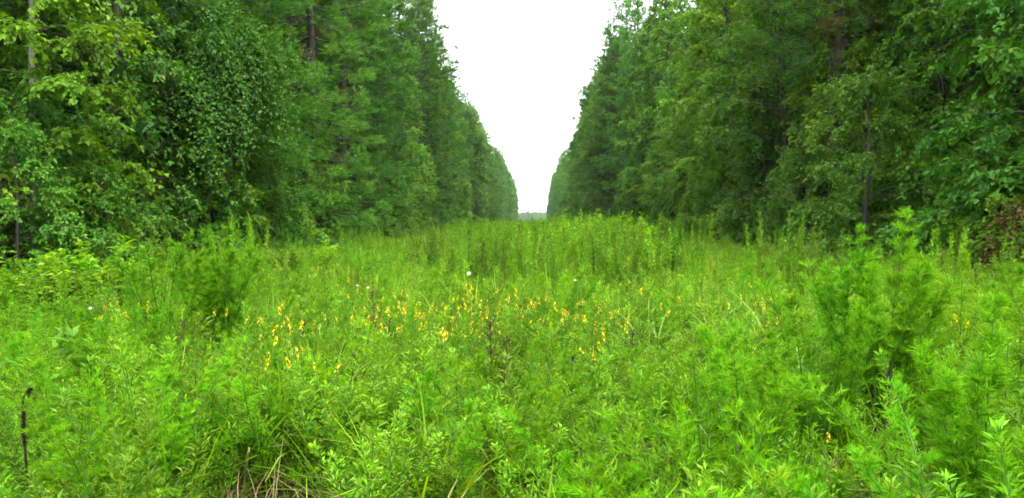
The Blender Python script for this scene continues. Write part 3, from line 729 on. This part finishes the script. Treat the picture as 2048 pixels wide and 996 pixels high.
# yellow flowered plants
def raceme():
    g = Geo()
    for k in range(6):
        z = k*.016 + rng.normal()*.003; a0 = k*2.4; c = np.array([cos(a0)*.014, sin(a0)*.014, z]); ax = nrm(np.array([cos(a0), sin(a0), .5]))
        n = 5; a = np.arange(n)/n*2*pi; e1 = nrm(np.cross(ax, UP)); e2 = np.cross(ax, e1)
        D = np.cos(a)[:, None]*e1 + np.sin(a)[:, None]*e2 + ax*.45
        leaves(g, np.repeat(c[None], n, 0), D, np.repeat(ax[None], n, 0), .021, .018, tint=rng.random(n), fold=.1)
    return g.mesh('blossom', M_yellow)
RAC = [raceme() for _ in range(3)]
PEA = [leafy_weed(3, .85, .035, 46, M_weed, .38, spread=.04) for _ in range(3)]
FL = [(210,625),(230,635),(240,628),(285,620),(490,645),(517,655),(535,690),(560,712),(573,690),(575,678),(600,745),(540,718),(605,725),(650,660),(690,610),(715,600),(700,640),
 (725,650),(745,620),(790,630),(800,660),(805,648),(815,625),(830,620),(855,615),(870,630),(880,690),(895,620),(900,640),(905,652),(920,615),(940,592),(938,577),(947,602),(955,640),(960,625),
 (965,660),(970,620),(985,630),(995,620),(1000,608),(1002,640),(1035,610),(1075,600),(1090,605),(1105,635),(1115,642),(1125,635),(1140,652),(1145,625),(1150,610),(1165,640),(1185,605),(1190,640),
 (1200,620),(1220,608),(1222,635),(1214,645),(1230,675),(1175,710),(1265,580),(1275,592),(1290,640),(1310,590),(545,545),(562,535),(605,548),(640,532),(690,560),(720,545),(1500,610),(1515,617),
 (1540,605),(1520,660),(1545,640),(1400,620),(1570,640),(1640,562),(1655,590),(1860,622),(1858,640),(1845,655),(1870,648),(1925,660),(2043,600),(1550,790),(1615,880),(770,600),(840,640),(930,630),(975,595),(1060,625)]
for k, (px, py) in enumerate(FL):
    hf = rng.uniform(.80, .92); Z = (EYE-hf)*FPX/(py-440)
    if px < 330: ar, lb = 'left', 'yellow-flowered weed in the small patch at the far left'
    elif px < 620 and py > 600: ar, lb = 'left of centre', 'orange-yellow flowered weed right of the large feathery bush'
    elif py < 562 and px < 730: ar, lb = 'distant', 'small yellow-flowered weed in the paler distance left of centre'
    elif px < 1040: ar, lb = 'central', 'yellow-flowered weed in the dense band at the centre of the meadow'
    elif px < 1330: ar, lb = 'right of centre', 'yellow-flowered weed in the band just right of the centre'
    elif px < 1700: ar, lb = 'right', 'yellow-flowered weed among long grass on the right'
    else: ar, lb = 'far right', 'yellow-flowered weed beyond the tall feathery stalks at the far right'
    x, yy, z = spot(px, Z); s_ = hf/.85
    e = thing('flowering_weed', [('foliage', PEA[k % 3])], (x, yy, z-.02), rng.uniform(0, 6.28), 1.0, lb, 'wildflower', f'yellow wildflowers {ar}')
    e.children[0].scale = (.8, .8, s_*.9)
    for q in range(1 if py > 760 else int(rng.integers(2, 6))):
        b = link('blossom', RAC[int(rng.integers(3))], e)
        b.location = (rng.normal()*.11, rng.normal()*.11, hf + rng.normal()*.06 - (q > 2)*.06); b.rotation_euler = (rng.normal()*.25, rng.normal()*.25, rng.uniform(0, 6.28)); f_ = rng.uniform(.28, .52); b.scale = (f_, f_, f_*rng.uniform(1.1, 1.8))
        stt = link('flower_stalk', FST if 'FST' in globals() else globals().setdefault('FST', (lambda g: (tube(g, np.array([[0, 0, -.30], [0, 0, -.1], [0, 0, .09]]), .002, 3), g.mesh('flower_stalk', M_stem))[1])(Geo())), e)
        stt.location = b.location; stt.rotation_euler = b.rotation_euler

# white flowers
def white_head():
    g = Geo()
    for ring, (n, r, zz) in enumerate(((9, .030, .0), (7, .022, .012), (5, .012, .02))):
        a = np.arange(n)/n*2*pi + ring; P = np.stack([np.cos(a)*r*.2, np.sin(a)*r*.2, a*0+zz], 1)
        leaves(g, P, np.stack([np.cos(a), np.sin(a), a*0+.25+ring*.4], 1), np.repeat(UP[None], n, 0), r, r*.7, tint=rng.random(n))
    return g.mesh('blossom', M_white)
WH = white_head()
for px, py, lb, n in ((937, 551, 'single white flower head standing above the meadow near the centre', 1), (725, 568, 'pale white umbel cluster left of centre', 2),
                   (172, 618, 'small white flower at the far left of the meadow', 1), (495, 545, 'tiny pale flower right of the large feathery bush', 1), (1150, 575, 'pale flower cluster in front of the tall middle weeds', 1)):
    hf = .98; Z = (EYE-hf)*FPX/(py-440); x, yy, z = spot(px, Z)
    e = thing('white_flower', [('foliage', PEA[0])], (x, yy, z), rng.uniform(0, 6.28), 1.0, lb, 'wildflower', 'white wildflowers')
    for q in range(n):
        b = link('blossom', WH, e); b.location = (rng.normal()*.03*n*.6, rng.normal()*.03*n*.6, hf+rng.normal()*.015*n*.5); b.rotation_euler = (.9+rng.normal()*.3, rng.normal()*.3, -e.rotation_euler.z + rng.normal()*.4); b.scale = (.5 if px != 937 else 1.0,)*3

# tufts of long arching grass on the right
def long_grass(n, pale):
    g = Geo(); a = rng.uniform(0, 6.28, n); r = rng.uniform(0, .05, n)
    blades(g, np.stack([np.cos(a)*r, np.sin(a)*r, a*0], 1), np.stack([np.cos(a)*.35, np.sin(a)*.35, rng.uniform(.8, 1.3, n)], 1), rng.uniform(.6, 1.15, n), .021, rng.uniform(.35, .9, n), seg=7, tint=np.clip(rng.normal(.6, .2, n), 0, .9))
    return g.mesh('blade', M_pgrass)
LG = [long_grass(26, 0), long_grass(34, 1), long_grass(20, 0)]
for k, (px, Z) in enumerate([(1300, 7.4), (1352, 7.0), (1410, 8.2), (1440, 6.6), (1485, 9.5), (1530, 8.4), (1570, 7.4), (1390, 5.6), (1610, 6.0), (1500, 6.2), (1330, 10), (1690, 8.5), (1240, 8.6), (1325, 6.2), (1375, 7.4), (1430, 7.4), (1460, 8.2), (1515, 7.2), (1545, 9.2), (1280, 9.0), (1590, 10), (1405, 9.6), (800, 3.3), (610, 3.6)]):
    if px > 1000: lb, gr = 'tuft of long pale arching grass on the right of the meadow', 'long grass tufts on the right'
    elif px == 800: lb, gr = 'yellowing grass tuft at the bottom left of centre', 'grass tufts at the bottom'
    else: lb, gr = 'green grass tuft above the brown dry patch at the bottom', 'grass tufts at the bottom'
    h = 1.12 if px > 1000 else .45
    thing('grass_tuft', [('blade', LG[k % 3])], spot(px, Z), rng.uniform(0, 6.28), h*rng.uniform(.9, 1.15), lb, 'grass tuft', gr)

# bright leafy weeds in front of the left trees, spiky tall weeds in front of the right ones
LEAFY = [leafy_weed(9, 1.0, .095, 80, M_weed, .5, spread=.25, up=.35) for _ in range(2)]
for k, (px, yt, Z) in enumerate([(20, 505, 10.5), (75, 515, 10.0), (130, 520, 10.4), (165, 490, 11.2), (212, 492, 11.6), (262, 512, 11.0), (375, 515, 12.5), (560, 498, 17), (640, 485, 19)]):
    h = top_height(yt, Z)
    thing('leafy_weed', [('foliage', LEAFY[k % 2])], spot(px, Z), rng.uniform(0, 6.28), h, 'bright large-leaved weed in front of the left tree line', 'leafy weed', 'large leaved weeds on the left')
SPIKE = [goldenrod(5, 1.0, 90), goldenrod(7, 1.0, 80)]
for k, (px, yt, Z) in enumerate([(1530, 440, 14), (1590, 432, 15), (1500, 462, 14.5), (1355, 455, 19), (1385, 450, 18), (1620, 470, 13), (1860, 480, 11.5), (1905, 470, 11.8), (1700, 478, 12), (480, 445, 12), (460, 462, 12.4), (505, 470, 12.2), (2000, 490, 11)]):
    h = top_height(yt, Z); sd = 'left' if px < 900 else 'right'
    thing('spiky_weed', [('foliage', SPIKE[k % 2])], spot(px, Z), rng.uniform(0, 6.28), (1.0, 1.0, h), f'tall narrow spiky weed in front of the {sd} tree line', 'tall weed', f'spiky weeds before the {sd} tree line')

for k, (px, yt, Z) in enumerate([(1115, 430, 27), (1150, 424, 25), (1185, 428, 26), (1215, 420, 23), (1245, 418, 22), (1275, 425, 22), (1300, 440, 20), (1330, 452, 19), (1165, 436, 20), (1235, 434, 19), (1090, 432, 30)]):
    h = top_height(yt, Z)
    thing('tall_leafy_weed', [('foliage', LEAFY[k % 2])], spot(px, Z), rng.uniform(0, 6.28), (h*.55, h*.55, h*.95), 'tall light green leafy weed in the mound right of the far gap', 'leafy weed', 'tall leafy weeds of the mound')

# shrub with dead orange leaves at the right edge
DEADS = broadleaf(2.6, 1.3, .3, 26, .13, 14, 12, 'shrub', rt=.04, mat=M_dead)
thing('dead_shrub', DEADS, (10.7, 16.2, 0), 0, .78, 'shrub with rust-orange dead leaves at the right edge under the trees', 'shrub')
thing('dead_shrub', DEADS, (11.3, 31.5, -.8), 2, .6, 'small browned shrub at the foot of the right trees behind spiky weeds', 'shrub')

# ------------------------------------------------------------------ haze over everything
def haze():
    me = bpy.data.meshes.new('haze'); x0, x1, y0, y1, z0, z1 = -1590, 1590, -300, 1590, -5, 36
    v = [(x, y, z) for z in (z0, z1) for y in (y0, y1) for x in (x0, x1)]
    me.from_pydata(v, [], [(0, 2, 3, 1), (4, 5, 7, 6), (0, 1, 5, 4), (1, 3, 7, 5), (3, 2, 6, 7), (2, 0, 4, 6)]); me.update()
    m = bpy.data.materials.new('haze_air'); m.use_nodes = True; n = m.node_tree.nodes; n.clear()
    pv = n.new('ShaderNodeVolumePrincipled'); pv.inputs['Color'].default_value = (.86, .93, 1, 1); pv.inputs['Density'].default_value = .00013
    o = n.new('ShaderNodeOutputMaterial'); m.node_tree.links.new(pv.outputs[0], o.inputs['Volume']); me.materials.append(m)
    tag(link('haze', me), 'thin pale humid air over the whole clearing', kind='stuff')
haze()
